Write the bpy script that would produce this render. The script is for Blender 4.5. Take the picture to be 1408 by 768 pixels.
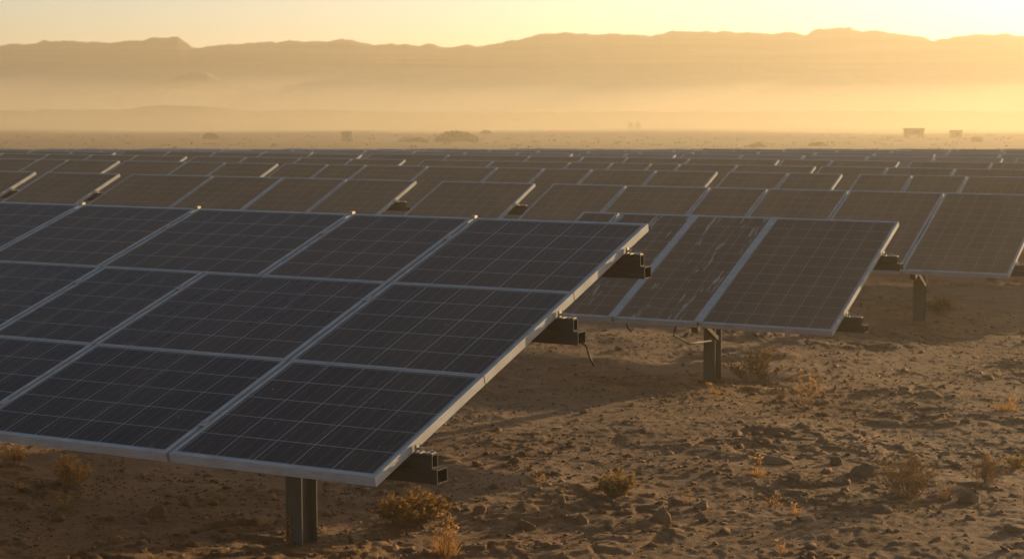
import bpy, math, random
import numpy as np
from mathutils import Vector, Matrix
R = math.radians
random.seed(7); rng = np.random.default_rng(7)
for o in list(bpy.data.objects): bpy.data.objects.remove(o)
scene = bpy.context.scene
COL = scene.collection

# ------------------------------------------------------------------ camera
H_CAM = 2.40
F_PX, PITCH = 2390.62, 0.0987277            # focal length in pixels of a 1408 px wide frame, tilt below level
cd = bpy.data.cameras.new('camera'); cam = bpy.data.objects.new('camera', cd); COL.objects.link(cam)
cam.location = (0, 0, H_CAM); cam.rotation_euler = (math.pi/2 - PITCH, 0, 0)
cd.sensor_width = 36.0; cd.lens = F_PX*36/1408
cd.clip_start = 0.1; cd.clip_end = 6000
cd.dof.use_dof = True; cd.dof.focus_distance = 9.0; cd.dof.aperture_fstop = 6.3
scene.camera = cam
scene.render.engine = 'CYCLES'; scene.cycles.volume_bounces = 2
scene.render.resolution_x, scene.render.resolution_y = 1024, 558

# ------------------------------------------------------------------ light
SUN_EL, SUN_AZ = R(9.5), R(44.0)            # azimuth to the right of the view axis
w = bpy.data.worlds.new('World'); scene.world = w; w.use_nodes = True
nt = w.node_tree; bgn = nt.nodes['Background']
sky = nt.nodes.new('ShaderNodeTexSky'); sky.sky_type = 'NISHITA'; sky.sun_disc = False
sky.sun_elevation = SUN_EL; sky.sun_rotation = SUN_AZ
sky.air_density = 0.72; sky.dust_density = 1.6; sky.ozone_density = 1.0; sky.altitude = 300
nt.links.new(sky.outputs[0], bgn.inputs[0]); bgn.inputs[1].default_value = 0.11
sd = bpy.data.lights.new('sun', 'SUN'); sun = bpy.data.objects.new('sun', sd); COL.objects.link(sun)
sd.energy = 5.0; sd.angle = R(0.6); sd.color = (1.0, 0.71, 0.37)
sdir = Vector((math.sin(SUN_AZ)*math.cos(SUN_EL), math.cos(SUN_AZ)*math.cos(SUN_EL), math.sin(SUN_EL)))
sun.rotation_euler = sdir.to_track_quat('Z', 'Y').to_euler()
sun.location = (40, 35, 30)
vs = scene.view_settings; vs.view_transform = 'Standard'; vs.look = 'None'; vs.gamma = 1; vs.exposure = 0.5

HAZE_DENSITY = 0.0017
HAZE_COLOR = (1.0, 0.86, 0.60)
RIDGE_D = 430.0

# ------------------------------------------------------------------ helpers
def tag(o, label=None, cat=None, group=None, kind=None):
    if label: o['label'] = label
    if cat: o['category'] = cat
    if group: o['group'] = group
    if kind: o['kind'] = kind
    return o
def link(o, parent=None):
    COL.objects.link(o)
    if parent is not None: o.parent = parent
    return o
def empty(name, loc, rz=0):
    o = bpy.data.objects.new(name, None); o.empty_display_size = .2
    o.location = loc; o.rotation_euler = (0, 0, rz); return link(o)
def mesh_np(name, V, F, mat, smooth=False, mats=None, mi=None, uv=None):
    """V (n,3) float array, F list of tuples or (m,k) int array"""
    me = bpy.data.meshes.new(name)
    V = np.asarray(V, np.float32)
    if isinstance(F, np.ndarray):
        m, k = F.shape
        me.vertices.add(len(V)); me.vertices.foreach_set('co', V.ravel())
        me.loops.add(m*k); me.loops.foreach_set('vertex_index', F.astype(np.int32).ravel())
        me.polygons.add(m); me.polygons.foreach_set('loop_start', np.arange(0, m*k, k, dtype=np.int32))
        me.polygons.foreach_set('loop_total', np.full(m, k, np.int32))
    else:
        me.from_pydata(V.tolist(), [], F)
    if mats is None: mats = [mat]
    for q in mats: me.materials.append(q)
    if mi is not None: me.polygons.foreach_set('material_index', np.asarray(mi, np.int32))
    if uv is not None:
        l = me.uv_layers.new(name='UVMap'); l.data.foreach_set('uv', np.asarray(uv, np.float32).ravel())
    if smooth: me.polygons.foreach_set('use_smooth', np.ones(len(me.polygons), bool))
    me.update(calc_edges=True); me.validate()
    return me
def obj(name, me, parent=None, loc=None, rot=None):
    o = bpy.data.objects.new(name, me)
    if loc is not None: o.location = loc
    if rot is not None: o.rotation_euler = rot
    return link(o, parent)

class MB:
    def __init__(s): s.v = []; s.f = []; s.m = []
    def box(s, x0, x1, y0, y1, z0, z1, mi=0, mat=None):
        b = len(s.v)
        P = [(x0,y0,z0),(x1,y0,z0),(x1,y1,z0),(x0,y1,z0),(x0,y0,z1),(x1,y0,z1),(x1,y1,z1),(x0,y1,z1)]
        if mat is not None: P = [tuple(mat @ Vector(p)) for p in P]
        s.v += P
        for q in ((0,3,2,1),(4,5,6,7),(0,1,5,4),(1,2,6,5),(2,3,7,6),(3,0,4,7)):
            s.f.append(tuple(b+i for i in q)); s.m.append(mi)
    def bar(s, a, b, wx, wz, mi=0):
        a = Vector(a); b = Vector(b); d = b-a
        M = Matrix.Translation(a) @ d.to_track_quat('Z', 'Y').to_matrix().to_4x4()
        s.box(-wx/2, wx/2, -wz/2, wz/2, 0, d.length, mi, M)
    def tube(s, pts, r0, r1=None, n=5, mi=0):
        r1 = r0 if r1 is None else r1
        b = len(s.v); k = len(pts)
        for i, p in enumerate(pts):
            p = Vector(p)
            d = Vector(pts[min(i+1, k-1)]) - Vector(pts[max(i-1, 0)])
            if d.length < 1e-9: d = Vector((0,0,1))
            q = d.to_track_quat('Z', 'Y'); r = r0+(r1-r0)*i/max(1, k-1)
            for j in range(n):
                a = 2*math.pi*j/n; s.v.append(tuple(p + q @ Vector((r*math.cos(a), r*math.sin(a), 0))))
        for i in range(k-1):
            for j in range(n):
                s.f.append((b+i*n+j, b+i*n+(j+1)%n, b+(i+1)*n+(j+1)%n, b+(i+1)*n+j)); s.m.append(mi)
        s.f.append(tuple(b+j for j in range(n))[::-1]); s.m.append(mi)
        s.f.append(tuple(b+(k-1)*n+j for j in range(n))); s.m.append(mi)
    def poly(s, pts, mi=0):
        b = len(s.v); s.v += [tuple(p) for p in pts]; s.f.append(tuple(range(b, b+len(pts)))); s.m.append(mi)
    def mesh(s, name, mats, smooth=False):
        if not isinstance(mats, (list, tuple)): mats = [mats]
        return mesh_np(name, s.v, s.f, None, smooth, mats, s.m)

# pixel -> ray / ground point (1408 x 768 photo pixels)
_c, _s = math.cos(PITCH), math.sin(PITCH)
def ray(px, py):
    d = np.array([0,_c,-_s])*F_PX + np.array([1,0,0])*(px-704) - np.array([0,_s,_c])*(py-384)
    return d/np.linalg.norm(d)

# ------------------------------------------------------------------ noise (numpy)
def _hash(ix, iy, seed):
    n = (ix.astype(np.int64)*374761393 + iy.astype(np.int64)*668265263 + seed*974711) & 0xffffffff
    n = ((n ^ (n >> 13))*1274126177) & 0xffffffff
    return ((n ^ (n >> 16)) & 0xffffff)/float(0xffffff)
def perlin(x, y, seed=0):
    x = np.asarray(x, float); y = np.asarray(y, float)
    ix, iy = np.floor(x), np.floor(y); fx, fy = x-ix, y-iy
    u, v = fx*fx*fx*(fx*(fx*6-15)+10), fy*fy*fy*(fy*(fy*6-15)+10)
    def gr(dx, dy):
        a = _hash(ix+dx, iy+dy, seed)*2*np.pi
        return np.cos(a)*(fx-dx)+np.sin(a)*(fy-dy)
    n0 = gr(0,0)*(1-u)+gr(1,0)*u; n1 = gr(0,1)*(1-u)+gr(1,1)*u
    return (n0*(1-v)+n1*v)*1.5
def fbm(x, y, oct=4, seed=0, gain=.5):
    t = 0; a = 1.0; f = 1.0
    for k in range(oct):
        t = t + a*perlin(x*f+17.3*k, y*f-9.1*k, seed+k); a *= gain; f *= 2.03
    return t
def worley(x, y, seed=0):
    ix, iy = np.floor(x), np.floor(y); f1 = np.full(np.shape(x), 9.0); f2 = f1.copy(); cid = np.zeros(np.shape(x))
    for dx in (-1,0,1):
        for dy in (-1,0,1):
            cx, cy = ix+dx, iy+dy
            px = cx+_hash(cx, cy, seed); py = cy+_hash(cx, cy, seed+55)
            d = np.hypot(x-px, y-py); h = _hash(cx, cy, seed+99)
            cl = d < f1
            f2 = np.where(cl, f1, np.minimum(f2, d)); cid = np.where(cl, h, cid); f1 = np.where(cl, d, f1)
    return f1, f2, cid
def sstep(a, b, x):
    t = np.clip((x-a)/(b-a), 0, 1); return t*t*(3-2*t)

def base_ground(x, y):
    """large shape of the land: level near, falling gently beyond 36 m, flat plain further out"""
    y = np.asarray(y, float)
    s = np.log1p(np.exp((y-37)/2.0))*2.0
    s2 = np.log1p(np.exp(np.clip((y-112)/6.0, -50, 50)))*6.0
    s = np.where(y > 140, 112-37.0, s-s2)
    return -.0236*s
def ground(x, y):
    x = np.asarray(x, float); y = np.asarray(y, float)
    z = base_ground(x, y)
    r = np.hypot(x, y)
    near = 1-sstep(26, 45, r)
    z = z + .05*fbm(x*.35, y*.35, 3, 3)*(1-sstep(60,110,r)*.3)
    z = z + .35*fbm(x*.02, y*.02, 3, 11)*sstep(110, 260, r)
    wx = x+.09*perlin(x*3, y*3, 31); wy = y+.09*perlin(x*3, y*3, 32)
    f1, f2, cid = worley(wx*2.4, wy*3.0, 5)
    g1, g2, gid = worley(wx*6.5, wy*7.5, 6)
    k1, k2, kid = worley(wx*17, wy*19, 7)
    patch = sstep(-.05, .5, fbm(x*.55, y*.7, 3, 8))
    plate =   .026*cid*sstep(.0, .07, f2-f1) + .024*gid*sstep(.0, .10, g2-g1)*(gid > .35)
    crumb = .011*kid*np.sqrt(np.clip(k2-k1, 0, .5))*(kid > .45)*(.3+.7*sstep(-.2,.4,fbm(x*1.7, y*1.7, 2, 9)))
    det = plate*(.10+.90*patch)+crumb*1.4+.010*fbm(x*1.6, y*2.2, 3, 21)+.0042*fbm(x*11, y*13, 4, 22, .6)
    return z + det*near
def at(px, py):
    """photo pixel -> point on the ground"""
    d = ray(px, py); t = H_CAM/max(1e-4, -d[2])
    for _ in range(12):
        p = np.array([0,0,H_CAM])+d*t
        zz = float(base_ground(p[0], p[1])); t = (zz-H_CAM)/d[2]
    p = np.array([0,0,H_CAM])+d*t
    return float(p[0]), float(p[1]), float(ground(p[0], p[1]))

# ------------------------------------------------------------------ materials
def new_mat(name):
    m = bpy.data.materials.new(name); m.use_nodes = True
    n = m.node_tree.nodes; return m, n, m.node_tree.links, n['Principled BSDF']
def node(n, t, **kw):
    q = n.new(t)
    for k, v in kw.items():
        if k == 'op': q.operation = v
        else: setattr(q, k, v)
    return q
def math_(n, l, op, a, b=None, c=None):
    q = n.new('ShaderNodeMath'); q.operation = op
    for i, v in enumerate((a, b, c)):
        if v is None: continue
        if isinstance(v, (int, float)): q.inputs[i].default_value = v
        else: l.new(v, q.inputs[i])
    return q.outputs[0]
def mixc(n, l, fac, a, b):
    q = n.new('ShaderNodeMix'); q.data_type = 'RGBA'
    for s, v in ((q.inputs[0], fac), (q.inputs[6], a), (q.inputs[7], b)):
        if isinstance(v, (int, float)): s.default_value = v
        elif isinstance(v, tuple): s.default_value = (*v, 1)
        else: l.new(v, s)
    return q.outputs[2]
def noise(n, l, vec, scale, detail=4, rough=.55):
    q = n.new('ShaderNodeTexNoise'); q.inputs['Scale'].default_value = scale
    q.inputs['Detail'].default_value = detail; q.inputs['Roughness'].default_value = rough
    if vec is not None: l.new(vec, q.inputs['Vector'])
    return q.outputs[0]
def ramp(n, l, fac, a, b):
    q = n.new('ShaderNodeMapRange'); q.inputs[1].default_value = a; q.inputs[2].default_value = b
    q.interpolation_type = 'SMOOTHSTEP'; l.new(fac, q.inputs[0]); return q.outputs[0]
def scaled(n, l, vec, s):
    q = n.new('ShaderNodeMapping'); q.inputs['Scale'].default_value = s; l.new(vec, q.inputs[0]); return q.outputs[0]

def mat_glass():
    m, n, l, p = new_mat('solar_cells')
    uv = n.new('ShaderNodeUVMap'); sep = n.new('ShaderNodeSeparateXYZ'); l.new(uv.outputs[0], sep.inputs[0])
    geo = n.new('ShaderNodeTexCoord'); ob = geo.outputs['Object']; oi = n.new('ShaderNodeObjectInfo')
    U, V = sep.outputs[0], sep.outputs[1]
    fu = math_(n, l, 'FRACT', U); fv = math_(n, l, 'FRACT', V)
    du = math_(n, l, 'SUBTRACT', .5, math_(n, l, 'ABSOLUTE', math_(n, l, 'SUBTRACT', fu, .5)))
    dv = math_(n, l, 'SUBTRACT', .5, math_(n, l, 'ABSOLUTE', math_(n, l, 'SUBTRACT', fv, .5)))
    lu = math_(n, l, 'LESS_THAN', du, .0095); lv = math_(n, l, 'LESS_THAN', dv, .0095)
    grid = math_(n, l, 'MAXIMUM', lu, lv)
    # bus bars, three to a cell, worn into dashes
    f3 = math_(n, l, 'FRACT', math_(n, l, 'ADD', math_(n, l, 'MULTIPLY', fu, 3.0), .5))
    b3 = math_(n, l, 'LESS_THAN', math_(n, l, 'ABSOLUTE', math_(n, l, 'SUBTRACT', f3, .0)), .021)
    dash = ramp(n, l, noise(n, l, scaled(n, l, uv.outputs[0], (3, 9, 1)), 1.0, 2), .24, .55)
    bus = math_(n, l, 'MULTIPLY', b3, math_(n, l, 'MULTIPLY', dash, .62))
    off = n.new('ShaderNodeVectorMath'); off.operation = 'ADD'; l.new(ob, off.inputs[0])
    sc = n.new('ShaderNodeVectorMath'); sc.operation = 'SCALE'; sc.inputs[0].default_value = (37, 91, 13); l.new(oi.outputs['Random'], sc.inputs[3])
    l.new(sc.outputs[0], off.inputs[1]); ov = off.outputs[0]
    wash = noise(n, l, scaled(n, l, ov, (2.2, .9, 1)), 1.0, 5, .6)
    fine = noise(n, l, ov, 38, 4, .7)
    streak = noise(n, l, scaled(n, l, ov, (16, 1.1, 1)), 1.0, 4, .6)
    dust_haze = math_(n, l, 'ADD', math_(n, l, 'MULTIPLY', ramp(n, l, wash,   .35, .75), .06), math_(n, l, 'MULTIPLY', ramp(n, l, streak, .5, .8), .03))
    dust_haze = math_(n, l, 'ADD', dust_haze, math_(n, l, 'MULTIPLY', fine, .025))
    dust_haze = math_(n, l, 'ADD', dust_haze, math_(n, l, 'MULTIPLY', oi.outputs['Random'], .04))
    haze_tint = n.new('ShaderNodeAttribute'); haze_tint.attribute_type = 'OBJECT'; haze_tint.attribute_name = 'panel_haze'
    dust_haze = math_(n, l, 'ADD', dust_haze, math_(n, l, 'MULTIPLY', haze_tint.outputs['Fac'], math_(n, l, 'ADD', .7, math_(n, l, 'MULTIPLY', wash, .6))))  # brown per-row tint painted in place of haze glow on farther panels
    cell = mixc(n, l, math_(n, l, 'MULTIPLY', oi.outputs['Random'], .6), (.004, .010, .018), (.005, .012, .020))
    cellv = n.new('ShaderNodeTexWhiteNoise'); cellv.noise_dimensions = '3D'
    fl = n.new('ShaderNodeVectorMath'); fl.operation = 'FLOOR'; l.new(uv.outputs[0], fl.inputs[0]); l.new(fl.outputs[0], cellv.inputs[0])
    cell = mixc(n, l, math_(n, l, 'MULTIPLY', cellv.outputs[0], .35), cell, (.024, .024, .034))
    c = mixc(n, l, math_(n, l, 'MULTIPLY', grid, .9), cell, (.42, .42, .40))
    c = mixc(n, l, bus, c, (.45, .44, .42))
    c = mixc(n, l, dust_haze, c, (.47, .285, .15))
    # droppings and grit
    vo = n.new('ShaderNodeTexVoronoi'); vo.inputs['Scale'].default_value = 9; l.new(ov, vo.inputs['Vector'])
    vsep = n.new('ShaderNodeSeparateColor'); l.new(vo.outputs['Color'], vsep.inputs[0])
    sp = math_(n, l, 'MULTIPLY', math_(n, l, 'LESS_THAN', math_(n, l, 'ADD', vo.outputs['Distance'], math_(n, l, 'MULTIPLY', fine, .06)), .075), math_(n, l, 'GREATER_THAN', vsep.outputs[0], .80))
    c = mixc(n, l, math_(n, l, 'MULTIPLY', sp, .55), c, (.5, .47, .42))
    # long pale runs where an owner asks for them
    at_ = n.new('ShaderNodeAttribute'); at_.attribute_type = 'OBJECT'; at_.attribute_name = 'runs'
    drip = ramp(n, l, noise(n, l, scaled(n, l, ov, (13, 1.3, 1)), 1.0, 3, .75), .60, .65)
    drip = math_(n, l, 'MULTIPLY', drip, math_(n, l, 'MULTIPLY', at_.outputs['Fac'], .55))
    c = mixc(n, l, drip, c, (.5, .46, .40))
    l.new(c, p.inputs['Base Color'])
    rg = math_(n, l, 'ADD', .20, math_(n, l, 'MULTIPLY', dust_haze, 1.1)); l.new(rg, p.inputs['Roughness'])
    p.inputs['IOR'].default_value = 1.27; p.inputs['Specular IOR Level'].default_value = .13
    return m
def mat_alu(name, col, metallic=.55, rough=.5, grain=(3, 40, 40)):
    m, n, l, p = new_mat(name)
    g = n.new('ShaderNodeTexCoord'); ob = g.outputs['Object']; oi = n.new('ShaderNodeObjectInfo')
    st = noise(n, l, scaled(n, l, ob, grain), 3.0, 4, .65); bl = noise(n, l, ob, 6, 4)
    d = mixc(n, l, ramp(n, l, st, .3, .7), tuple(q*.82 for q in col), tuple(min(1, q*1.12) for q in col))
    d = mixc(n, l, math_(n, l, 'MULTIPLY', ramp(n, l, bl, .4, .8), .45), d, tuple(min(1,q*.75) for q in (col[0]*1.0, col[0]*.80, col[0]*.58)))
    l.new(d, p.inputs['Base Color']); p.inputs['Metallic'].default_value = metallic
    l.new(math_(n, l, 'ADD', rough-.12, math_(n, l, 'MULTIPLY', bl, .3)), p.inputs['Roughness'])
    p.inputs['Specular IOR Level'].default_value = .12
    bp = n.new('ShaderNodeBump'); bp.inputs['Strength'].default_value = .12; bp.inputs['Distance'].default_value = .004
    l.new(st, bp.inputs['Height']); l.new(bp.outputs[0], p.inputs['Normal'])
    return m
def mat_soil(name='desert_soil', stones=False):
    m, n, l, p = new_mat(name)
    g = n.new('ShaderNodeNewGeometry'); P = g.outputs['Position']
    big = noise(n, l, P, .35, 5, .6); mid = noise(n, l, P, 3.0, 6, .65); fin = noise(n, l, P, 45, 5, .7); grit = noise(n, l, P, 160, 3, .6)
    c = mixc(n, l, ramp(n, l, big, .35, .68), (.155, .076, .026), (.255, .148, .068))
    c = mixc(n, l, math_(n, l, 'MULTIPLY', ramp(n, l, mid, .45, .75), .6), c, (.29, .18, .09))
    c = mixc(n, l, math_(n, l, 'MULTIPLY', ramp(n, l, fin, .52, .75), .5), c, (.085, .042, .018))
    c = mixc(n, l, math_(n, l, 'MULTIPLY', ramp(n, l, grit, .58, .72), .4), c, (.32, .22, .14))
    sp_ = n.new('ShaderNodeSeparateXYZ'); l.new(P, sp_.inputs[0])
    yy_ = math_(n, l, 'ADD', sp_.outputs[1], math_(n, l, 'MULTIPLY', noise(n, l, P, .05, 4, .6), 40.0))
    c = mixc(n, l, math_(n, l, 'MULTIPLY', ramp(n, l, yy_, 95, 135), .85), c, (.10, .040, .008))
    if stones:
        oi = n.new('ShaderNodeVertexColor'); oi.layer_name = 'tone'
        c = mixc(n, l, .55, c, oi.outputs[0])
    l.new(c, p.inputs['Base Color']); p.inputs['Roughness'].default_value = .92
    p.inputs['Specular IOR Level'].default_value = .25
    bp = n.new('ShaderNodeBump'); bp.inputs['Strength'].default_value = .8; bp.inputs['Distance'].default_value = .014
    hsum = math_(n, l, 'ADD', fin, math_(n, l, 'MULTIPLY', grit, .35)); l.new(hsum, bp.inputs['Height'])
    l.new(bp.outputs[0], p.inputs['Normal'])
    return m
def mat_plain(name, c1, c2, scale, rough=.9, spec=.2):
    m, n, l, p = new_mat(name)
    g = n.new('ShaderNodeTexCoord'); q = noise(n, l, g.outputs['Object'], scale, 5, .6)
    l.new(mixc(n, l, ramp(n, l, q, .3, .7), c1, c2), p.inputs['Base Color'])
    p.inputs['Roughness'].default_value = rough; p.inputs['Specular IOR Level'].default_value = spec
    return m
def mat_leaf(name, c1, c2, trans=.45):
    m, n, l, p = new_mat(name)
    n.remove(p)
    g = n.new('ShaderNodeTexCoord'); q = noise(n, l, g.outputs['Object'], 22, 3, .6)
    c = mixc(n, l, ramp(n, l, q, .3, .7), c1, c2)
    d = n.new('ShaderNodeBsdfDiffuse'); t = n.new('ShaderNodeBsdfTranslucent'); mx = n.new('ShaderNodeMixShader')
    mx.inputs[0].default_value = trans; l.new(c, d.inputs[0]); l.new(c, t.inputs[0])
    l.new(d.outputs[0], mx.inputs[1]); l.new(t.outputs[0], mx.inputs[2]); l.new(mx.outputs[0], n['Material Output'].inputs[0])
    return m
def mat_hazy_ridge():
    m, n, l, p = new_mat('ridge_rock_and_haze')
    g = n.new('ShaderNodeNewGeometry'); P = g.outputs['Position']; sep = n.new('ShaderNodeSeparateXYZ'); l.new(P, sep.inputs[0])
    nz = noise(n, l, scaled(n, l, P, (.05, .02, .1)), 1.0, 5, .6); st = noise(n, l, scaled(n, l, P, (.02, .02, .9)), 1.0, 4, .6)
    rock = mixc(n, l, ramp(n, l, st, .3, .7), (.06, .044, .036), (.17, .122, .09))
    hgt = math_(n, l, 'ADD', sep.outputs[2], math_(n, l, 'MULTIPLY', nz, 9.0))
    foot_haze = math_(n, l, 'SUBTRACT', 1.0, ramp(n, l, hgt, 4, 18))  # foot of the ridge painted paler to imitate ground-hugging haze
    l.new(mixc(n, l, foot_haze, rock, (.50, .37, .25)), p.inputs['Base Color']); p.inputs['Roughness'].default_value = .95
    p.inputs['Specular IOR Level'].default_value = .1
    return m
M = dict(
    cells=mat_glass(), frame=mat_alu('aluminium_frame', (.43, .42, .395), .10, .78, (3, 3, 60)),
    steel=mat_alu('galvanised_steel', (.075, .056, .036), .0, .75, (2, 30, 30)),
    post=mat_alu('galvanised_post', (.11, .10, .085), .2, .55, (30, 30, 2)),
    back=mat_plain('backsheet', (.55, .55, .54), (.62, .62, .60), 3),
    zinc=mat_alu('bright_zinc', (.40, .36, .30), .5, .5),
    rubber=mat_plain('black_cable', (.02, .02, .02), (.03, .03, .03), 20, .6),
    soil=mat_soil(), stone=mat_soil('stone_soil', True),
    shrub=mat_leaf('olive_leaves', (.17, .10, .03), (.26, .155, .045), .4),
    green=mat_leaf('yellow_green_leaves', (.27, .175, .055), (.39, .255, .085), .45),
    dry=mat_leaf('dry_straw', (.48, .26, .08), (.62, .36, .12), .45),
    amber=mat_leaf('amber_leaves', (.21, .115, .034), (.30, .17, .05), .45),
    twig=mat_plain('dry_twigs', (.26, .155, .075), (.36, .23, .12), 30),
    scrub=mat_plain('far_scrub', (.13, .08, .042), (.19, .125, .07), .4),
    rock=mat_plain('ridge_rock', (.13, .095, .07), (.20, .145, .10), .03),
    sand=mat_plain('pale_sand', (.55, .42, .28), (.62, .48, .32), .1),
    shed=mat_plain('faded_paint', (.30, .20, .11), (.34, .23, .13), 1.2, .8),
    hazy_ridge=mat_hazy_ridge(),
    farcells=mat_plain('far_cells', (.17, .11, .06), (.20, .13, .07), 1, .28, .25),  # brown haze tint of the back rows put into this cell colour
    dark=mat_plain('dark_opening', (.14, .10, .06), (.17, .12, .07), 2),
)

# ------------------------------------------------------------------ ground sheet
def axis(segs):
    out = [segs[0][0]]
    for a, b, s0, s1 in segs:
        x = a
        n_ = max(1, int(round((b-a)/((s0+s1)/2))))
        t = np.linspace(0, 1, n_+1)[1:]
        # spacing varies linearly from s0 to s1
        u = (s0*t+(s1-s0)*t*t/2)/((s0+s1)/2); out += list(a+(b-a)*u)
    return np.array(out)
xs = axis([(-1150,-200,60,20),(-200,-30,18,2),(-30,-8,1.5,.12),(-8,-3.6,.10,.022),(-3.6,6.2,.0155,.0155),(6.2,11,.022,.10),(11,35,.12,1.5),(35,200,2,18),(200,1150,20,60)])
ys = axis([(-1150,-150,80,20),(-150,-10,18,1.5),(-10,7.5,1.2,.05),(7.5,15,.017,.024),(15,24,.024,.05),(24,42,.05,.25),(42,120,.3,2.5),(120,400,3,12),(400,1150,14,40)])
X, Y = np.meshgrid(xs, ys); Z = ground(X, Y)
nx, ny = len(xs), len(ys)
idx = np.arange(nx*ny).reshape(ny, nx)
F = np.stack([idx[:-1,:-1], idx[:-1,1:], idx[1:,1:], idx[1:,:-1]], -1).reshape(-1, 4)
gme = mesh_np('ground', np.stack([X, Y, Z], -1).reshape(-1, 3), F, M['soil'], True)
g_ob = obj('ground', gme); tag(g_ob, kind='structure')
print('ground verts', nx*ny)

# ------------------------------------------------------------------ ridge and hills far away
PROF = [(-400,58),(-300,50),(-220,60),(-120,56),(-50,60)]+[(x/2,y/2) for x,y in [(0,124),(60,122),(125,114),(160,119),(230,114),(295,121),(340,114),(470,107),(490,107),(530,130),(580,126),(690,125),(720,118),(850,109),(980,116),(1030,128),(1080,121),(1150,125),(1180,121),(1240,129),(1310,131)]]+\
       [(704+x/2,y/2) for x,y in [(0,108),(60,98),(200,91),(300,95),(310,99),(360,95),(415,97),(440,89),(530,84),(580,84),(620,94),(670,87),(720,88),(810,94),(845,79),(930,78),(940,84),(1020,85),(1080,97),(1160,108),(1240,97),(1300,95),(1360,92),(1408,101)]]+[(1500,48),(1600,55),(1700,46),(1850,52)]
def ridge_mesh(name, prof, D, depth, mat, seed, jag=.6, flat=.25, step=2.0):
    px = np.arange(prof[0][0], prof[-1][0], step)
    py = np.interp(px, [p[0] for p in prof], [p[1] for p in prof])
    V = []; cols = []
    ts = np.concatenate([np.linspace(0, 1, 22), [1.05, 1.3, 1.7]])
    for x_, y_ in zip(px, py):
        d = ray(x_, y_); hdir = np.array([d[0], d[1]])/d[1]
        top = H_CAM + D*d[2]/d[1]
        col = []
        for t in ts:
            yy = D - depth*(1-t)
            if t <= 1:
                prof_t = (t**1.5)*.72 + .28*float(sstep(.78, .97, t))
                z = -2.2+(top+2.2)*prof_t
            else: z = -2.2+(top+2.2)*max(0, 1-(t-1)*1.4)
            V.append((hdir[0]*yy, yy, z)); col.append(t)
        cols.append(col)
    V = np.array(V); n_, k = len(px), len(ts); T = np.array(cols).ravel()
    g = fbm(V[:,0]*.03, V[:,1]*.012, 4, seed)
    amp = np.sin(np.clip(T, 0, 1)*np.pi)
    V[:,2] += g*amp*jag*(V[:,2].max()*.10); V[:,1] += fbm(V[:,0]*.05, V[:,2]*.05, 3, seed+5)*amp*6
    V[:,2] += fbm(V[:,0]*.15, V[:,1]*.02, 3, seed+9)*jag*.5*(T > .9)
    idx = np.arange(n_*k).reshape(n_, k)
    F = np.stack([idx[:-1,:-1], idx[1:,:-1], idx[1:,1:], idx[:-1,1:]], -1).reshape(-1, 4)
    return mesh_np(name, V, F, mat, True)
tag(obj('mountain_ridge', ridge_mesh('mountain_ridge', PROF, RIDGE_D, 95, M['hazy_ridge'], 40, 1.3)), kind='structure')
HILL = [(60,151),(120,139),(170,125),(205,116),(232,110),(250,102),(268,99),(285,100),(300,107),(322,114),(350,121),(400,133),(450,142),(520,151)]
tag(obj('hill', ridge_mesh('hill', HILL, 391, 35, M['rock'], 60, .5)), kind='structure')
LOW = [(-300,150),(-60,151),(40,152),(60,150),(100,151),(180,150),(195,146),(230,145),(262,145),(300,148),(330,152),(350,152),(420,151),(520,153),(600,154),(704,154),(860,153),(1100,153),(1170,152),(1240,153),(1408,153),(1700,152)]
tag(obj('low_terrace', ridge_mesh('low_terrace', LOW, 345, 30, M['scrub'], 80, .3)), kind='structure')

# ------------------------------------------------------------------ solar tables
A_ROW = 0.4855292
PERP = np.array([math.sin(A_ROW), math.cos(A_ROW), 0]); ROW = np.array([-math.cos(A_ROW), math.sin(A_ROW), 0])
L0 = np.array([-.576963, 7.30336, 0])
_cache = {}
def panel_meshes(wd, sl, cw=.2, lo=.026, hi=.026):
    """glass with cells + aluminium frame; local x along the row, y up the slope, top face at z = 0"""
    key = (round(wd, 2), round(sl, 3), cw, lo, hi)
    if key in _cache: return _cache[key]
    wd, sl = key[0], key[1]; lip = .021; th = .045
    nc, nr = max(2, round((wd-2*lip)/cw)), max(2, round((sl-2*lip)/cw))
    z = -.004
    V = [(lip,lo,z),(wd-lip,lo,z),(wd-lip,sl-hi,z),(lip,sl-hi,z)]; V += [(a,b,z-.006) for a,b,_ in V]
    Fq = [(0,1,2,3),(7,6,5,4),(0,4,5,1),(1,5,6,2),(2,6,7,3),(3,7,4,0)]
    e = .05
    uvq = [(-e,-e),(nc+e,-e),(nc+e,nr+e),(-e,nr+e)] + [(.5,.5)]*20
    gm = mesh_np('solar_panel', V, Fq, None, False, [M['cells'], M['back']], [0,1,1,1,1,1], uvq)
    b = MB()
    b.box(0, wd, 0, lo, -th, 0); b.box(0, wd, sl-hi, sl, -th, 0)
    b.box(0, lip, lo, sl-hi, -th, 0); b.box(wd-lip, wd, lo, sl-hi, -th, 0)
    fm = b.mesh('frame', M['frame'])
    _cache[key] = (gm, fm); return gm, fm
def hbeam(z0, z1, wd=.106, dp=.154, t=.009):
    b = MB()
    b.box(-wd/2, wd/2, 0, t, z0, z1); b.box(-wd/2, wd/2, dp-t, dp, z0, z1); b.box(-t/2, t/2, t, dp-t, z0, z1)
    return b
def tubebox(b, x0, x1, y0, y1, z0, z1, t=.005):
    """hollow rectangular section along x, open at both ends"""
    b.box(x0, x1, y0, y1, z0, z0+t); b.box(x0, x1, y0, y1, z1-t, z1)
    b.box(x0, x1, y0, y0+t, z0+t, z1-t); b.box(x0, x1, y1-t, y1, z0+t, z1-t)
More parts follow.
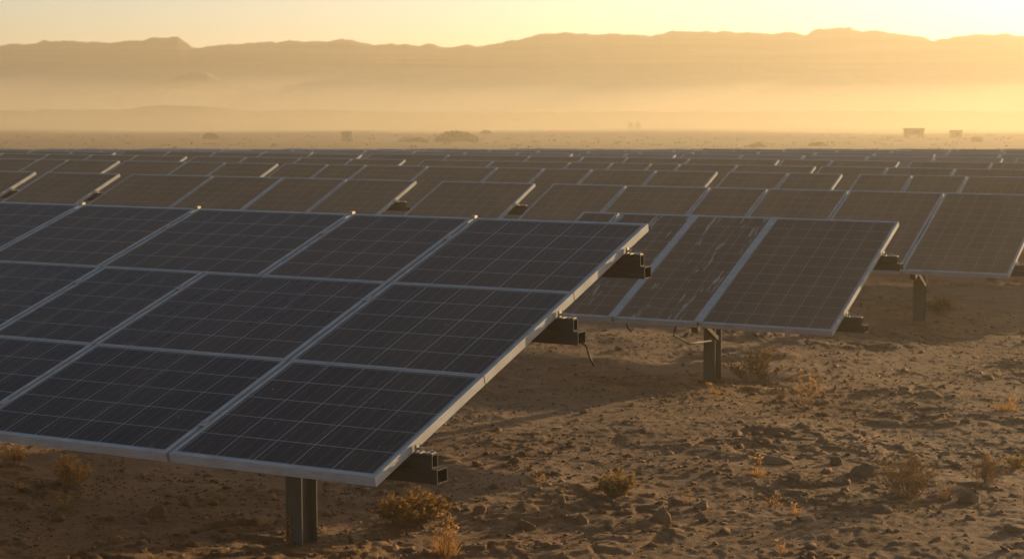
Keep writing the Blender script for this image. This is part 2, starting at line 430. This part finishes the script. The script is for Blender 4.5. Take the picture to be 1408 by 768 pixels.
def add_panel(root, x0, s0, wd, sl, tilt, zL, cw=.2, runs=0, lo=.026, hi=.026, haze_tint=0.0):
    gm, fm = panel_meshes(wd, sl, cw, lo, hi)
    o = obj('solar_panel', gm, root, (x0, s0*math.cos(tilt), zL+s0*math.sin(tilt)), (tilt, 0, 0))
    obj('frame', fm, o)
    if runs: o['runs'] = float(runs)
    if haze_tint: o['panel_haze'] = float(haze_tint)
    return o
def table_origin(p, u):
    q = L0+PERP*p+ROW*u
    return (q[0], q[1], float(base_ground(q[0], q[1])))
def substructure(root, x_left, x_right, tilt, zL, S, purl, posts, qpost, ext=.11, big=True, detail=True):
    c, s_ = math.cos(tilt), math.sin(tilt)
    for sp in purl:
        y = sp*c; zt = zL+sp*s_-.047/c
        b = MB(); hu, hl = (.062, .066) if big else (.056, .060)
        tubebox(b, x_left+.05, x_right+ext, y, y+.05, zt-hu, zt)
        tubebox(b, x_left+.03, x_right+ext+.028, y-.004, y+.088, zt-hu-hl-.002, zt-hu-.002)
        obj('purlin', b.mesh('purlin', M['steel']), root)
        if detail:
            # clamp at the open end: bracket, bolt, nut, end lip
            b = MB(); xr = x_right
            b.box(xr+.002, xr+.030, y-.006, y+.040, zt+.002, zt+.008)
            b.box(xr+.002, xr+.008, y-.006, y+.040, zt+.008, zt+.040)
            b.tube([(xr+.019, y+.018, zt+.008), (xr+.019, y+.018, zt+.040)], .006, n=6)
            b.tube([(xr+.019, y+.018, zt+.014), (xr+.019, y+.018, zt+.026)], .012, n=6)
            b.box(xr+.045, xr+ext-.004, y+.004, y+.046, zt+.002, zt+.007)
            b.tube([(xr+.075, y+.025, zt+.007), (xr+.075, y+.025, zt+.018)], .009, n=6)
            obj('clamp', b.mesh('clamp', M['zinc']), root)
    drop = .047+(.130 if big else .12)
    for xp in posts:
        zt = zL+qpost*math.tan(tilt)-drop/c-.03
        me = hbeam(-.35, zt).mesh('post', M['post'])
        obj('post', me, root, (xp, qpost, 0))
        b = MB(); a0, a1 = qpost-.55, purl[-1]+.1
        b.bar((xp+.09, a0*c, zL+a0*s_-drop/c-.06), (xp+.09, a1*c, zL+a1*s_-drop/c-.06), .06, .09)
        obj('rafter', b.mesh('rafter', M['steel']), root)
        b = MB(); b.bar((xp+.09, qpost-.42, zL+(qpost-.42)*math.tan(tilt)-drop/c-.10), (xp+.075, qpost-.02, zt-.42), .035, .035)
        obj('brace', b.mesh('brace', M['steel']), root)

# --- the big table in front: three panels up the slope
T1 = 0.3034957; ZL1 = H_CAM-1.572739
root = empty('solar_table', (L0[0], L0[1], 0), -A_ROW)
tag(root, 'large front solar table, three landscape panels high, sharp and dark blue-grey', 'solar table', 'solar tables of the array')
bounds = [[0,1.13,2.40,3.62,4.85],[0,1.14,2.41,3.18,4.42,5.65],[0,1.14,2.01,3.21,4.19,5.25,6.4]]
for k, bd in enumerate(bounds):
    for u0, u1 in zip(bd[:-1], bd[1:]):
        add_panel(root, -u1+.009, k*1.0215, u1-u0-.016, 1.013, T1, ZL1, lo=.026 if k == 0 else .009, hi=.026 if k == 2 else .009, haze_tint=(0, .03, .09)[k])
substructure(root, -4.7, 0, T1, ZL1, 3.06, (.33, 1.824, 2.71), (-1.585, -4.4), 1.64, ext=.088)
# bright joint clips on the top edge and small dark mid clamps
c_, s_ = math.cos(T1), math.sin(T1)
for u in (1.14, 2.01, 3.21, 4.19):
    b = MB(); b.box(-u-.012, -u+.014, 3.03*c_, 3.055*c_+.01, ZL1+3.05*s_-.004, ZL1+3.05*s_+.016)
    obj('joint_clip', b.mesh('joint_clip', M['zinc']), root)
for u, s in ((1.14,.30),(1.14,1.80),(1.14,2.72),(2.40,.30),(2.41,1.80),(2.01,2.72),(3.21,2.72),(3.18,1.80)):
    b = MB(); Mx = Matrix.Translation((-u, s*c_, ZL1+s*s_)) @ Matrix.Rotation(T1, 4, 'X')
    b.box(-.020, .020, -.025, .025, .001, .006, 0, Mx); b.box(-.007, .007, -.007, .007, .006, .013, 0, Mx)
    obj('mid_clamp', b.mesh('mid_clamp', M['frame']), root)
b = MB(); y = 1.824*c_; z = ZL1+1.824*s_-.05-.16
b.tube([(.10, y+.05, z+.05), (.145, y+.04, z+.02), (.165, y+.03, z-.03), (.19, y+.03, z-.075)], .005, n=5)
obj('cable', b.mesh('cable', M['rubber'], True), root)

# --- row two: one table of tall portrait panels
T2 = R(22); C2, S2_ = math.cos(T2), math.sin(T2); ZL = .665
def small_table(p, u0, bd, label, runs=(), strips=(), posts=None, purl=(.34, 1.43), sl=2.0, cw=.185, detail=True, group='solar tables of the array'):
    r = empty('solar_table', table_origin(p, u0), -A_ROW)
    tag(r, label, 'solar table', group)
    for i, (a, b_) in enumerate(zip(bd[:-1], bd[1:])):
        add_panel(r, -b_+.009, 0, b_-a-.016, sl, T2, ZL, cw, runs=1 if i in runs else 0, haze_tint=.26 if p < 8 else .40)
    for u in strips:
        b = MB(); Mx = Matrix.Translation((-u, 0, ZL)) @ Matrix.Rotation(T2, 4, 'X')
        b.box(-.040, .030, .004, sl-.004, .002, .008, 0, Mx)
        obj('cover_strip', b.mesh('cover_strip', M['frame']), r)
    W_ = bd[-1]
    if posts is None: posts = [-(.6+k*2.4) for k in range(int(max(1, round(W_/2.6))))]
    substructure(r, -W_, 0, T2, ZL, sl, purl, posts, .95, ext=.13, big=False, detail=detail)
    return r
t2 = small_table(6.855, .135, [0,1.13,1.89,2.66,3.05], 'second-row solar table of portrait panels with pale cover strips and chalky runs', runs=(1,2), strips=(1.13,1.89), posts=[-1.40])
b = MB(); b.tube([(-1.33,.02,ZL-.04),(-1.36,.05,ZL-.12),(-1.27,.16,ZL-.20),(-1.21,.5,ZL-.21)], .008, n=5)
obj('cable', b.mesh('cable', M['rubber'], True), t2)
b = MB(); b.tube([(-1.76,.0,ZL-.04),(-1.752,.0,ZL-.075),(-1.72,.01,ZL-.11)], .006, n=5)
obj('cable', b.mesh('cable', M['rubber'], True), t2)

# --- row three
def row_tables(p, tabs, posts1=None):
    for u0, us, label, kw in tabs:
        bd = [0]+[q-u0 for q in us]; small_table(p, u0, bd, label, **kw)
P3 = 12.135
row_tables(P3, [
    (-.096, [1.05,2.19,3.20,3.95,5.08,6.13], 'third-row solar table cut by the right edge, six panels wide, one post showing', dict(posts=[-1.20,-3.4,-5.5])),
    (6.38, [7.79], 'single-panel solar table in the third row with a gap to its left and right', dict(posts=[-.7])),
    (8.18, [9.29,10.35,11.59,13.10], 'third-row solar table of four panels with a gold-lit right end', dict(strips=(2.17,), runs=())),
    (13.32, [14.73], 'single-panel solar table between two open gaps in the third row at the left', dict(posts=[-.7])),
    (14.97, [16.2,17.4,18.6], 'third-row solar table running out of the left edge of the photo', {}),
])
P4 = 19.04-1.854
row_tables(P4, [
    (-1.6, [-.45,.65,1.97,2.77,3.57], 'fourth-row solar table at the right edge of the photo, glowing brown in the haze', {}),
    (3.82, [4.66,5.63], 'two-panel solar table in the fourth row with gaps on both sides', {}),
    (5.80, [6.82,7.93,8.79,9.66,10.98,12.21,12.99,13.91], 'longest fourth-row solar table, eight panels, in the middle of the photo', {}),
    (14.05, [15.19,16.07,17.51], 'fourth-row solar table of three panels between two dark gaps at the left', {}),
    (17.63, [18.88,19.61,20.9,22.1], 'fourth-row solar table running out of the left edge of the photo', {}),
])
P5 = 22.12-1.854
row_tables(P5, [
    (-2.2, [-.9,.4,1.6,2.89,4.0,5.14], 'fifth-row solar table at the right edge of the photo', dict(detail=False)),
    (5.23, [6.63,7.68,8.23,8.98,9.82,11.4,12.9], 'fifth-row solar table of seven panels right of the middle', dict(detail=False)),
    (13.30, [14.5,15.7,17.0,18.3], 'fifth-row solar table of four panels left of the middle', dict(detail=False)),
    (18.5, [19.8,21.0,22.2,23.5,24.8,26.0], 'fifth-row solar table running out of the left edge of the photo', dict(detail=False)),
])
P6 = 25.42-1.854
row_tables(P6, [
    (-2.6, [-1.3,0,1.5,3.03,4.5], 'sixth-row solar table at the right edge of the photo', dict(detail=False)),
    (4.71, [5.98,6.95], 'two-panel solar table in the sixth row, second from the right edge', dict(detail=False)),
    (7.02, [8.84,10.16,11.13,12.34,14.24,16.15], 'sixth-row solar table of six wide panels in the middle', dict(detail=False)),
    (16.4, [17.7,19.0,20.3,21.6,22.9], 'sixth-row solar table of five panels left of the middle', dict(detail=False)),
    (23.2, [24.5,25.8,27.1,28.4,29.7,31.0], 'sixth-row solar table running out of the left edge of the photo', dict(detail=False)),
])
# --- the hazy rows behind: each table one small mesh with panels, frames and posts
ORD = ['seventh','eighth','ninth','tenth','eleventh','twelfth','thirteenth','fourteenth','fifteenth','sixteenth','seventeenth','eighteenth']
def far_mesh(np_, wd):
    b = MB(); Mx = Matrix.Translation((0, 0, ZL)) @ Matrix.Rotation(T2, 4, 'X')
    for k in range(np_):
        x1 = -k*wd-.01; x0 = -(k+1)*wd+.01; s = 2.0; lp = .035
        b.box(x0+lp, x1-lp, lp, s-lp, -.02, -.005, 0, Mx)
        b.box(x0, x1, 0, lp, -.045, 0, 1, Mx); b.box(x0, x1, s-lp, s, -.045, 0, 1, Mx)
        b.box(x0, x0+lp, lp, s-lp, -.045, 0, 1, Mx); b.box(x1-lp, x1, lp, s-lp, -.045, 0, 1, Mx)
    Wd = np_*wd
    for sp in (.3, 1.5):
        b.box(-Wd, .1, sp*C2, sp*C2+.07, ZL+sp*S2_-.17, ZL+sp*S2_-.06, 2)
    for xp in np.arange(-.7, -Wd, -2.4):
        b.box(xp-.05, xp+.05, .95, 1.1, -.4, ZL+.95*math.tan(T2)-.18, 2)
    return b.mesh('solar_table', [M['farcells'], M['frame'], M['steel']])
far_cache = {(n_, wd): far_mesh(n_, wd) for n_ in (2,3,4,5) for wd in (1.15, 1.35)}
p = P6
nfar = 0
for k in range(11):
    p += 3.1+.16*k
    # visible stretch of this row
    u = -3.4-.3*k + rng.random()*2
    j = 0; items = []
    while True:
        n_, wd = int(rng.choice([2,3,4,5])), float(rng.choice([1.15,1.35]))
        o_ = table_origin(p, u); x, y, z = o_
        px = 704+F_PX*x/(y*1.0); 
        x2, y2, _ = table_origin(p, u+n_*wd); px2 = 704+F_PX*x2/y2
        if px < -10 or y > 82: break
        if px2 < 1440: items.append((o_, n_, wd))
        u += n_*wd+float(rng.choice([.16,.16,.25,.5]))
    for j, (o_, n_, wd) in enumerate(items):
        ob = obj('solar_table', far_cache[(n_, wd)], None, o_, (0,0,-A_ROW)); nfar += 1
        tag(ob, 'small hazy solar table in the %s row, number %d counting from the right' % (ORD[k], j+1), 'solar table', 'solar tables of the array')
print('far tables', nfar)


# ------------------------------------------------------------------ loose stones: one uncountable scatter
def hull_stone(seed, n_=16, flat=.62):
    import bmesh
    r = np.random.default_rng(seed)
    P = r.normal(size=(n_, 3)); P /= np.linalg.norm(P, axis=1)[:, None]; P *= r.uniform(.82, 1.05, (n_, 1))
    P *= np.array([1, r.uniform(.6, .95), flat*r.uniform(.7, 1.1)])
    bm = bmesh.new()
    for q in P: bm.verts.new(q)
    res = bmesh.ops.convex_hull(bm, input=bm.verts)
    bmesh.ops.delete(bm, geom=[v for v in bm.verts if not v.link_faces], context='VERTS')
    bmesh.ops.triangulate(bm, faces=bm.faces)
    bm.verts.index_update()
    V = np.array([v.co[:] for v in bm.verts]); F = np.array([[v.index for v in f.verts] for f in bm.faces]); bm.free()
    return V, F
SH = [hull_stone(100+k) for k in range(14)]
def scatter(name, N, smin, smax, power, ylo, yhi, mat, seed):
    r = np.random.default_rng(seed)
    yy = ylo*(yhi/ylo)**r.random(N*3); xx = (r.random(N*3)*2-1)*(yy*.33+.4)
    dens = sstep(-.35, .5, fbm(xx*.6, yy*.6, 3, 8))*.75+.25
    k = r.random(N*3) < dens; xx, yy = xx[k][:N], yy[k][:N]; n_ = len(xx)
    size = smin*(smax/smin)**(r.random(n_)**power)
    zz = ground(xx, yy); Vs, Fs, Cs = [], [], []; off = 0
    for i in range(n_):
        V, F = SH[r.integers(len(SH))]
        a = r.random()*6.283; ca, sa = math.cos(a), math.sin(a)
        tx, ty = r.normal(0, .22, 2)
        W_ = V*size[i]*np.array([1, 1, r.uniform(.7, 1.15)])
        W_ = np.stack([W_[:,0]*ca-W_[:,1]*sa, W_[:,0]*sa+W_[:,1]*ca, W_[:,2]+W_[:,0]*tx+W_[:,1]*ty], 1)
        Vs.append(W_+[xx[i], yy[i], zz[i]+size[i]*r.uniform(-.25, .25)]); Fs.append(F+off); off += len(V)
        t = r.uniform(.65, 1.45); g = r.uniform(-.02, .03)
        Cs.append(np.tile([(.23+g)*t, (.132+g*.4)*t, (.068-g*.3)*t, 1], (len(V), 1)))
    me = mesh_np(name, np.concatenate(Vs), np.concatenate(Fs), mat)
    ca = me.color_attributes.new('tone', 'FLOAT_COLOR', 'POINT'); ca.data.foreach_set('color', np.concatenate(Cs).astype(np.float32).ravel())
    return tag(obj(name, me), kind='stuff')
scatter('loose_gravel', 16000, .005, .024, 1.3, 8.2, 20, M['stone'], 1)
scatter('loose_stones', 4200, .012, .058, 2.1, 8.2, 30, M['stone'], 2)

# larger rocks, one by one: (px, py of the foot, width px, height px, label)
def rock(px, py, wpx, hpx, label, seed):
    x, y, z = at(px, py); s = y/F_PX
    import bmesh
    bm = bmesh.new(); bmesh.ops.create_icosphere(bm, subdivisions=4, radius=1)
    V = np.array([v.co[:] for v in bm.verts]); F = np.array([[v.index for v in f.verts] for f in bm.faces]); bm.free()
    r = np.random.default_rng(seed)
    for _ in range(16):                                  # knock off flat faces
        d = r.normal(size=3); d /= np.linalg.norm(d); k = r.uniform(.45, .82); q = V@d
        V = V-np.outer(np.maximum(q-k, 0), d)*.92
    V += (fbm(V[:,0]*3+seed, V[:,1]*3+V[:,2]*2, 4, seed)*.05)[:, None]*V
    V *= np.array([wpx*s*.52, wpx*s*.45, hpx*s*.85])
    me = mesh_np('rock', V, F, M['stone'], True)
    t = r.uniform(.8, 1.15); ca = me.color_attributes.new('tone', 'FLOAT_COLOR', 'POINT')
    ca.data.foreach_set('color', np.tile(np.array([.25*t,.15*t,.082*t,1], np.float32), (len(V), 1)).ravel())
    o = obj('rock', me, None, (x, y, z+hpx*s*.02), (r.uniform(-.2, .2), r.uniform(-.25, .25), r.uniform(-.5, .5)))
    tag(o, label, 'rock', 'rocks on the desert floor')
ROCKS = [
 (725,725,34,20,'squat rounded rock in front of the tall straw tuft, right of it'),
 (800,722,34,16,'low flat-topped rock between the squat rock and the pointed stone'),
 (905,722,36,24,'tilted pointed stone with one orange-lit flank near the bottom edge'),
 (838,730,26,14,'small dark rock just left of the tilted pointed stone'),
 (1185,662,52,22,'broad pale rock left of the big twiggy bush'),
 (1335,694,42,20,'grey rounded rock below the twiggy bush at the right'),
 (1100,672,34,14,'flat stone right of the small golden tuft'),
 (1062,640,60,14,'low pale slab behind the small golden tuft'),
 (1150,640,30,13,'little dark rock lying beyond the broad pale rock'),
 (660,705,26,14,'small dusty rock right of the shrub under the table corner'),
 (735,600,18,9,'dark pebble alone on the bare ground right of the front table'),
 (215,702,30,18,'brown clod of rock left of the front post, in the table shade'),
 (488,735,24,14,'rust brown rock between the front post and the straw tuft'),
 (1215,712,30,15,'stone in front of the foot of the big twiggy bush'),
 (1395,735,34,16,'rock at the right edge near the bottom corner'),
 (965,706,30,14,'pale stone under the tiny seedling in the lower middle'),
 (1112,722,40,12,'flat plate of stone low in the right foreground'),
 (560,640,24,12,'small rock half hidden behind the shrub under the table corner'),
]
for k, q in enumerate(ROCKS): rock(*q, seed=300+k)

# ------------------------------------------------------------------ plants
def bushy(name, px, py, hpx, wpx, label, cat, stems=26, leaf='shrub', leafy=18, leaf_len=.018, up=.5, thin=.0016, seed=1, lean=0):
    """woody cushion: forked twigs from one root, small leaves along the outer twigs"""
    x, y, z = at(px, py); s = y/F_PX; h, w_ = hpx*s, wpx*s*.5
    r = np.random.default_rng(seed); root = empty(name, (x, y, z-.01))
    tag(root, label, cat, 'desert shrubs and tufts')
    b = MB(); lv = MB()
    def leaves(pts, n_):
        for _ in range(n_):
            t = r.uniform(.12, 1); i = min(int(t*(len(pts)-1)), len(pts)-2); q = pts[i]+(pts[i+1]-pts[i])*(t*(len(pts)-1)-i)
            d = r.normal(size=3); d[2] = abs(d[2])*.8+.2; d /= np.linalg.norm(d)
            e = np.cross(d, r.normal(size=3)); e /= np.linalg.norm(e)
            L_ = leaf_len*r.uniform(.6, 1.5); ww = L_*.22
            lv.poly([q, q+d*L_*.5+e*ww, q+d*L_, q+d*L_*.5-e*ww])
    for i in range(stems):
        a = r.uniform(0, 6.283); rad = math.sqrt(r.random()); tip = np.array([math.cos(a)*w_*rad, math.sin(a)*w_*rad*.8, h*(1-up*rad**2)*r.uniform(.6, 1.08)])
        tip[0] += lean*tip[2]
        st = np.array([math.cos(a)*w_*.38*rad, math.sin(a)*w_*.34*rad, 0]); ctl = st+np.array([tip[0]*.25, tip[1]*.25, tip[2]*.6])
        t = np.linspace(0, 1, 7)[:, None]
        pts = (1-t)**2*st+2*t*(1-t)*ctl+t**2*tip; pts[1:] += r.normal(0, h*.018, (6, 3))
        b.tube(pts, thin*1.6, thin*.5, 3); leaves(pts, leafy//2)
        for _ in range(4):
            k = r.integers(2, 6); q0 = pts[k]; d = pts[min(k+1, 6)]-pts[k-1]; d /= np.linalg.norm(d)+1e-9
            d = d+r.normal(0, .5, 3); d[2] = abs(d[2])*.7+.15; d /= np.linalg.norm(d); ln = h*r.uniform(.12, .34)
            tt = np.linspace(0, 1, 4)[:, None]; sub = q0+d*ln*tt+r.normal(0, ln*.05, (4, 3))*tt
            b.tube(sub, thin, thin*.4, 3); leaves(sub, leafy//3)
    obj('twigs', b.mesh('twigs', M['twig']), root)
    if lv.f: obj('foliage', lv.mesh('foliage', M[leaf]), root)
    return root
def tuft(name, px, py, hpx, wpx, label, cat='tuft', blades=120, stalks=14, mat='dry', seed=1, spread=.9):
    """dry grass: curved tapering blades low down, thin bare stalks with seed heads above"""
    x, y, z = at(px, py); s = y/F_PX; h, w_ = hpx*s, wpx*s*.5
    r = np.random.default_rng(seed); root = empty(name, (x, y, z-.008)); tag(root, label, cat, 'desert shrubs and tufts')
    b = MB()
    for i in range(blades):
        a = r.uniform(0, 6.283); rr = r.random()**.6; st = np.array([math.cos(a), math.sin(a)*.8, 0])*w_*.45*rr
        out = np.array([math.cos(a+r.normal(0,.5)), math.sin(a+r.normal(0,.5)), 0]); L_ = h*r.uniform(.25, .62); k = r.uniform(.2, spread)
        side = np.array([-out[1], out[0], 0])*r.uniform(.0012, .0028)
        P0, P1, P2 = st, st+out*L_*k*.35+[0,0,L_*.6], st+out*L_*k+[0,0,L_*r.uniform(.55,.95)]
        m1 = (P0+2*P1+P2)/4
        b.poly([P0-side, P0+side, m1+side*.8, m1-side*.8]); b.poly([m1-side*.8, m1+side*.8, P2])
    obj('blades', b.mesh('blades', M[mat]), root)
    if stalks:
        b = MB()
        for i in range(stalks):
            a = r.uniform(0, 6.283); k = r.uniform(.1, .55); out = np.array([math.cos(a), math.sin(a)*.7, 0])
            L_ = h*r.uniform(.6, 1.05); t = np.linspace(0, 1, 6)[:, None]
            pts = out*w_*(.12+k*1.3*t**1.6)+np.array([0,0,1])*L_*t*(1-.12*t*k); pts = pts+r.normal(0, .004, (6, 3))*t
            b.tube(pts, .0014, .0007, 3)
            for _ in range(7):
                q = pts[r.integers(3, 6)]+r.normal(0, .006, 3); d = r.normal(size=3)*.010; d[2] = abs(d[2])
                e = r.normal(size=3)*.003; b.poly([q, q+d*.5+e, q+d, q+d*.5-e])
        obj('stalks', b.mesh('stalks', M['dry']), root)
    return root
bushy('shrub', 565, 712, 50, 116, 'wide olive-brown cushion shrub right under the corner of the front table', 'shrub', 64, 'amber', 24, .022, .55, seed=11)
tuft('straw_tuft', 612, 762, 62, 66, 'tall straw-coloured tuft with bare stalks in front of the cushion shrub', stalks=26, blades=170, seed=12)
bushy('shrub', 848, 689, 36, 62, 'round yellow-green shrub alone in the middle of the foreground', 'shrub', 46, 'green', 26, .020, .5, seed=13)
bushy('shrub', 1246, 688, 66, 96, 'biggest twiggy brown bush, right of the broad pale rock', 'shrub', 70, 'shrub', 9, .014, .45, .0017, 14)
bushy('shrub', 1357, 670, 46, 58, 'small twiggy grey-brown bush near the right edge', 'shrub', 44, 'shrub', 8, .014, .45, .0016, 15)
bushy('shrub', 1400, 643, 24, 46, 'low pale shrub cut by the right edge of the photo', 'shrub', 30, 'green', 12, .014, .5, seed=16)
tuft('straw_tuft', 1042, 663, 29, 50, 'small golden tuft on the slab, between the round shrub and the big bush', stalks=5, blades=110, seed=17)
bushy('tall_weed', 1108, 560, 52, 40, 'slender tall pale weed standing right of the second-row post', 'weed', 12, 'dry', 16, .016, .15, .0016, 18)
bushy('shrub', 1040, 520, 50, 88, 'dim hazy shrub just right of the second-row post', 'shrub', 50, 'shrub', 16, .022, .5, .002, 19)
bushy('shrub', 98, 668, 46, 60, 'leafy golden shrub below the front table near the left edge', 'shrub', 34, 'dry', 18, .022, .35, seed=20)
tuft('straw_tuft', 90, 692, 24, 46, 'low yellow-green tuft in front of the leafy golden shrub', stalks=3, blades=110, mat='green', seed=21)
bushy('shrub', 18, 642, 30, 56, 'golden shrub at the very left edge behind the table shade', 'shrub', 26, 'dry', 14, .02, .4, seed=22)
tuft('straw_tuft', 302, 682, 22, 48, 'faint low tuft left of the front post in the table shade', stalks=0, blades=90, mat='green', seed=23)
tuft('straw_tuft', 396, 742, 46, 26, 'few thin stalks against the foot of the front post', stalks=9, blades=24, seed=24)
tuft('straw_tuft', 1384, 568, 26, 62, 'sunlit pale grass patch near the right edge, farther back than the bushes', stalks=10, blades=170, seed=25)
tuft('straw_tuft', 742, 668, 16, 40, 'tiny golden tuft left of the round yellow-green shrub', stalks=3, blades=70, seed=26)
tuft('straw_tuft', 945, 702, 22, 20, 'tiny seedling on bare soil right of the round shrub', stalks=3, blades=24, mat='green', seed=27)
tuft('straw_tuft', 852, 541, 12, 40, 'lit straw wisp in the shadow behind the front table', stalks=2, blades=80, seed=28)
tuft('straw_tuft', 985, 543, 16, 36, 'orange straw wisp at the foot of the second-row post', stalks=4, blades=70, seed=29)
tuft('straw_tuft', 1062, 700, 16, 60, 'thin sparse grass in front of the low pale slab', stalks=5, blades=60, seed=30)
bushy('shrub', 1292, 432, 26, 40, 'blurred bush right of the third-row post', 'shrub', 26, 'shrub', 14, .03, .5, .003, 31)
tuft('straw_tuft', 212, 766, 16, 26, 'little yellow tuft at the bottom edge, left of the front post', stalks=2, blades=50, mat='green', seed=32)
tuft('straw_tuft', 30, 674, 18, 44, 'flat straw patch below the golden shrub at the left edge', stalks=0, blades=80, seed=34)
tuft('straw_tuft', 1095, 712, 20, 36, 'short straw tuft right of the thin sparse grass, beside the flat plate of stone', stalks=4, blades=70, seed=35)
tuft('straw_tuft', 1300, 690, 26, 46, 'straw litter and stalks at the right foot of the biggest twiggy bush', stalks=8, blades=90, seed=36)
tuft('straw_tuft', 1075, 762, 22, 34, 'pale dry sprig at the bottom edge in the right half', stalks=7, blades=20, seed=33)

# ------------------------------------------------------------------ the plain beyond the array
def mound(name, px, py, wpx, hpx, label, cat, seed, mat='scrub'):
    """a dense far bush or thicket: hundreds of leaf clumps on an uneven dome"""
    x, y, z = at(px, py); s = y/F_PX; w_, h = wpx*s*.5, hpx*s; r = np.random.default_rng(seed)
    b = MB(); c = h*.12
    for _ in range(900):
        a = r.uniform(0, 6.283); q = r.random()**.5; lob = 1+.35*math.sin(a*3+seed)+.2*math.sin(a*5+2*seed)
        p_ = np.array([math.cos(a)*q*w_*min(1.1, lob), math.sin(a)*q*w_*.7, h*math.sqrt(max(0, 1-q*q))*r.uniform(.25, 1)*(.8+.2*lob)])
        for _k in range(2):
            d = r.normal(size=3); d /= np.linalg.norm(d); e = np.cross(d, r.normal(size=3)); e /= np.linalg.norm(e)
            b.poly([p_-d*c, p_+e*c*.7, p_+d*c, p_-e*c*.7])
    t = MB(); t.tube([(0,0,-.2),(w_*.05,0,h*.3),(0,0,h*.6)], .06*h, .03*h, 6)
    root = empty(name, (x, y, z)); tag(root, label, cat, 'far bushes on the plain')
    obj('foliage', b.mesh('foliage', M[mat]), root); obj('trunk', t.mesh('trunk', M['twig']), root)
mound('thicket', 628, 193, 60, 15, 'dark dome-shaped thicket on the far plain, the largest bush there', 'thicket', 3)
mound('thicket', 290, 191, 22, 8, 'small dark bush on the far plain left of the pale hut', 'bush', 4)
mound('thicket', 570, 194, 44, 7, 'low spreading bush just left of the dome-shaped thicket', 'bush', 5)
mound('tree', 867, 179, 7, 8, 'tiny left one of two far trees on the pale plain', 'tree', 6)
mound('tree', 877, 179, 7, 9, 'tiny right one of two far trees on the pale plain', 'tree', 7)
mound('thicket', 668, 184, 16, 5, 'tiny pale bush beyond the dome-shaped thicket', 'bush', 8)
mound('thicket', 1040, 203, 26, 5, 'low bush at the far edge of the array, left of its neighbour', 'bush', 9)
mound('thicket', 1125, 202, 28, 6, 'low bush at the far edge of the array, right of its neighbour', 'bush', 10)
def scrub(N, ylo, yhi, seed):
    r = np.random.default_rng(seed); b = MB()
    for _ in range(N):
        y = ylo*(yhi/ylo)**r.random(); x = (r.random()*2-1)*y*.36; z = float(base_ground(x, y)); s = r.uniform(.12, .38)
        for _k in range(7):
            p_ = np.array([x, y, z])+r.normal(0, 1, 3)*[s, s*.6, s*.16]+[0, 0, s*.3]
            d = r.normal(size=3); d /= np.linalg.norm(d); e = np.cross(d, r.normal(size=3)); e /= np.linalg.norm(e); c = s*.4
            b.poly([p_-d*c, p_+e*c*.7, p_+d*c, p_-e*c*.7])
    tag(obj('desert_scrub', b.mesh('desert_scrub', M['scrub'])), kind='stuff')
scrub(1100, 108, 260, 44)
def shed(px, py, wpx, hpx, label, name='shed', stilts=False, roof=.12):
    x, y, z = at(px, py); s = y/F_PX; w_, h = wpx*s, hpx*s; d = w_*.6
    root = empty(name, (x, y, z), .15); tag(root, label, name)
    z0 = h*.22 if stilts else -.1
    b = MB(); b.box(-w_/2, w_/2, 0, d, z0, h*(1-roof)); obj('wall', b.mesh('wall', M['shed']), root)
    b = MB(); b.box(-w_*.53, w_*.53, -d*.06, d*1.06, h*(1-roof)+.004, h); obj('roof', b.mesh('roof', M['scrub']), root)
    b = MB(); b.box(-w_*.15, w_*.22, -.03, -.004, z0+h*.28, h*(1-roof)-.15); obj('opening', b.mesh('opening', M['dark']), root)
    if stilts:
        for xx in (-.4, .4):
            for yy in (.1, .9):
                b = MB(); b.box(xx*w_-.1, xx*w_+.1, yy*d-.1, yy*d+.1, -.2, z0-.004); obj('leg', b.mesh('leg', M['dark']), root)
shed(477, 192, 13, 12, 'small pale hut with a dark opening on the far plain', 'hut')
shed(1259, 190, 24, 13, 'wider hazy shed on legs far off at the right', 'shed', True)
shed(1316, 189, 15, 10, 'narrower hazy shed between the wider shed and the low box', 'shed')
shed(1345, 195, 13, 7, 'low hazy box-shaped cabin, rightmost of the far buildings', 'cabin')
# ------------------------------------------------------------------ haze (one closed box round everything)
b = MB(); b.box(-1300, 1300, -1300, 1300, -9, RIDGE_D*.0445+4)
hm = bpy.data.materials.new('haze'); hm.use_nodes = True; n = hm.node_tree.nodes; n.clear()
mo = n.new('ShaderNodeOutputMaterial'); pv = n.new('ShaderNodeVolumePrincipled')
pv.inputs['Color'].default_value = (*HAZE_COLOR, 1); pv.inputs['Density'].default_value = HAZE_DENSITY
pv.inputs['Anisotropy'].default_value = .5
hm.node_tree.links.new(pv.outputs[0], mo.inputs['Volume'])
tag(obj('haze', b.mesh('haze', hm)), kind='stuff')
# a low bank of mist lying along the foot of the ridge, thinning upwards
V = []
for x in (-420, 420): V += [(x, 262, -4), (x, 440, -4), (x, 440, 13.5), (x, 434, 13.5)]
Fm = [q[::-1] for q in [(0,1,2,3),(7,6,5,4),(0,4,5,1),(1,5,6,2),(2,6,7,3),(3,7,4,0)]]
mm = hm.copy(); mm.name = 'mist'; mm.node_tree.nodes['Principled Volume'].inputs['Density'].default_value = .020
mm.node_tree.nodes['Principled Volume'].inputs['Anisotropy'].default_value = .5
tag(obj('mist', mesh_np('mist', V, Fm, mm)), kind='stuff')
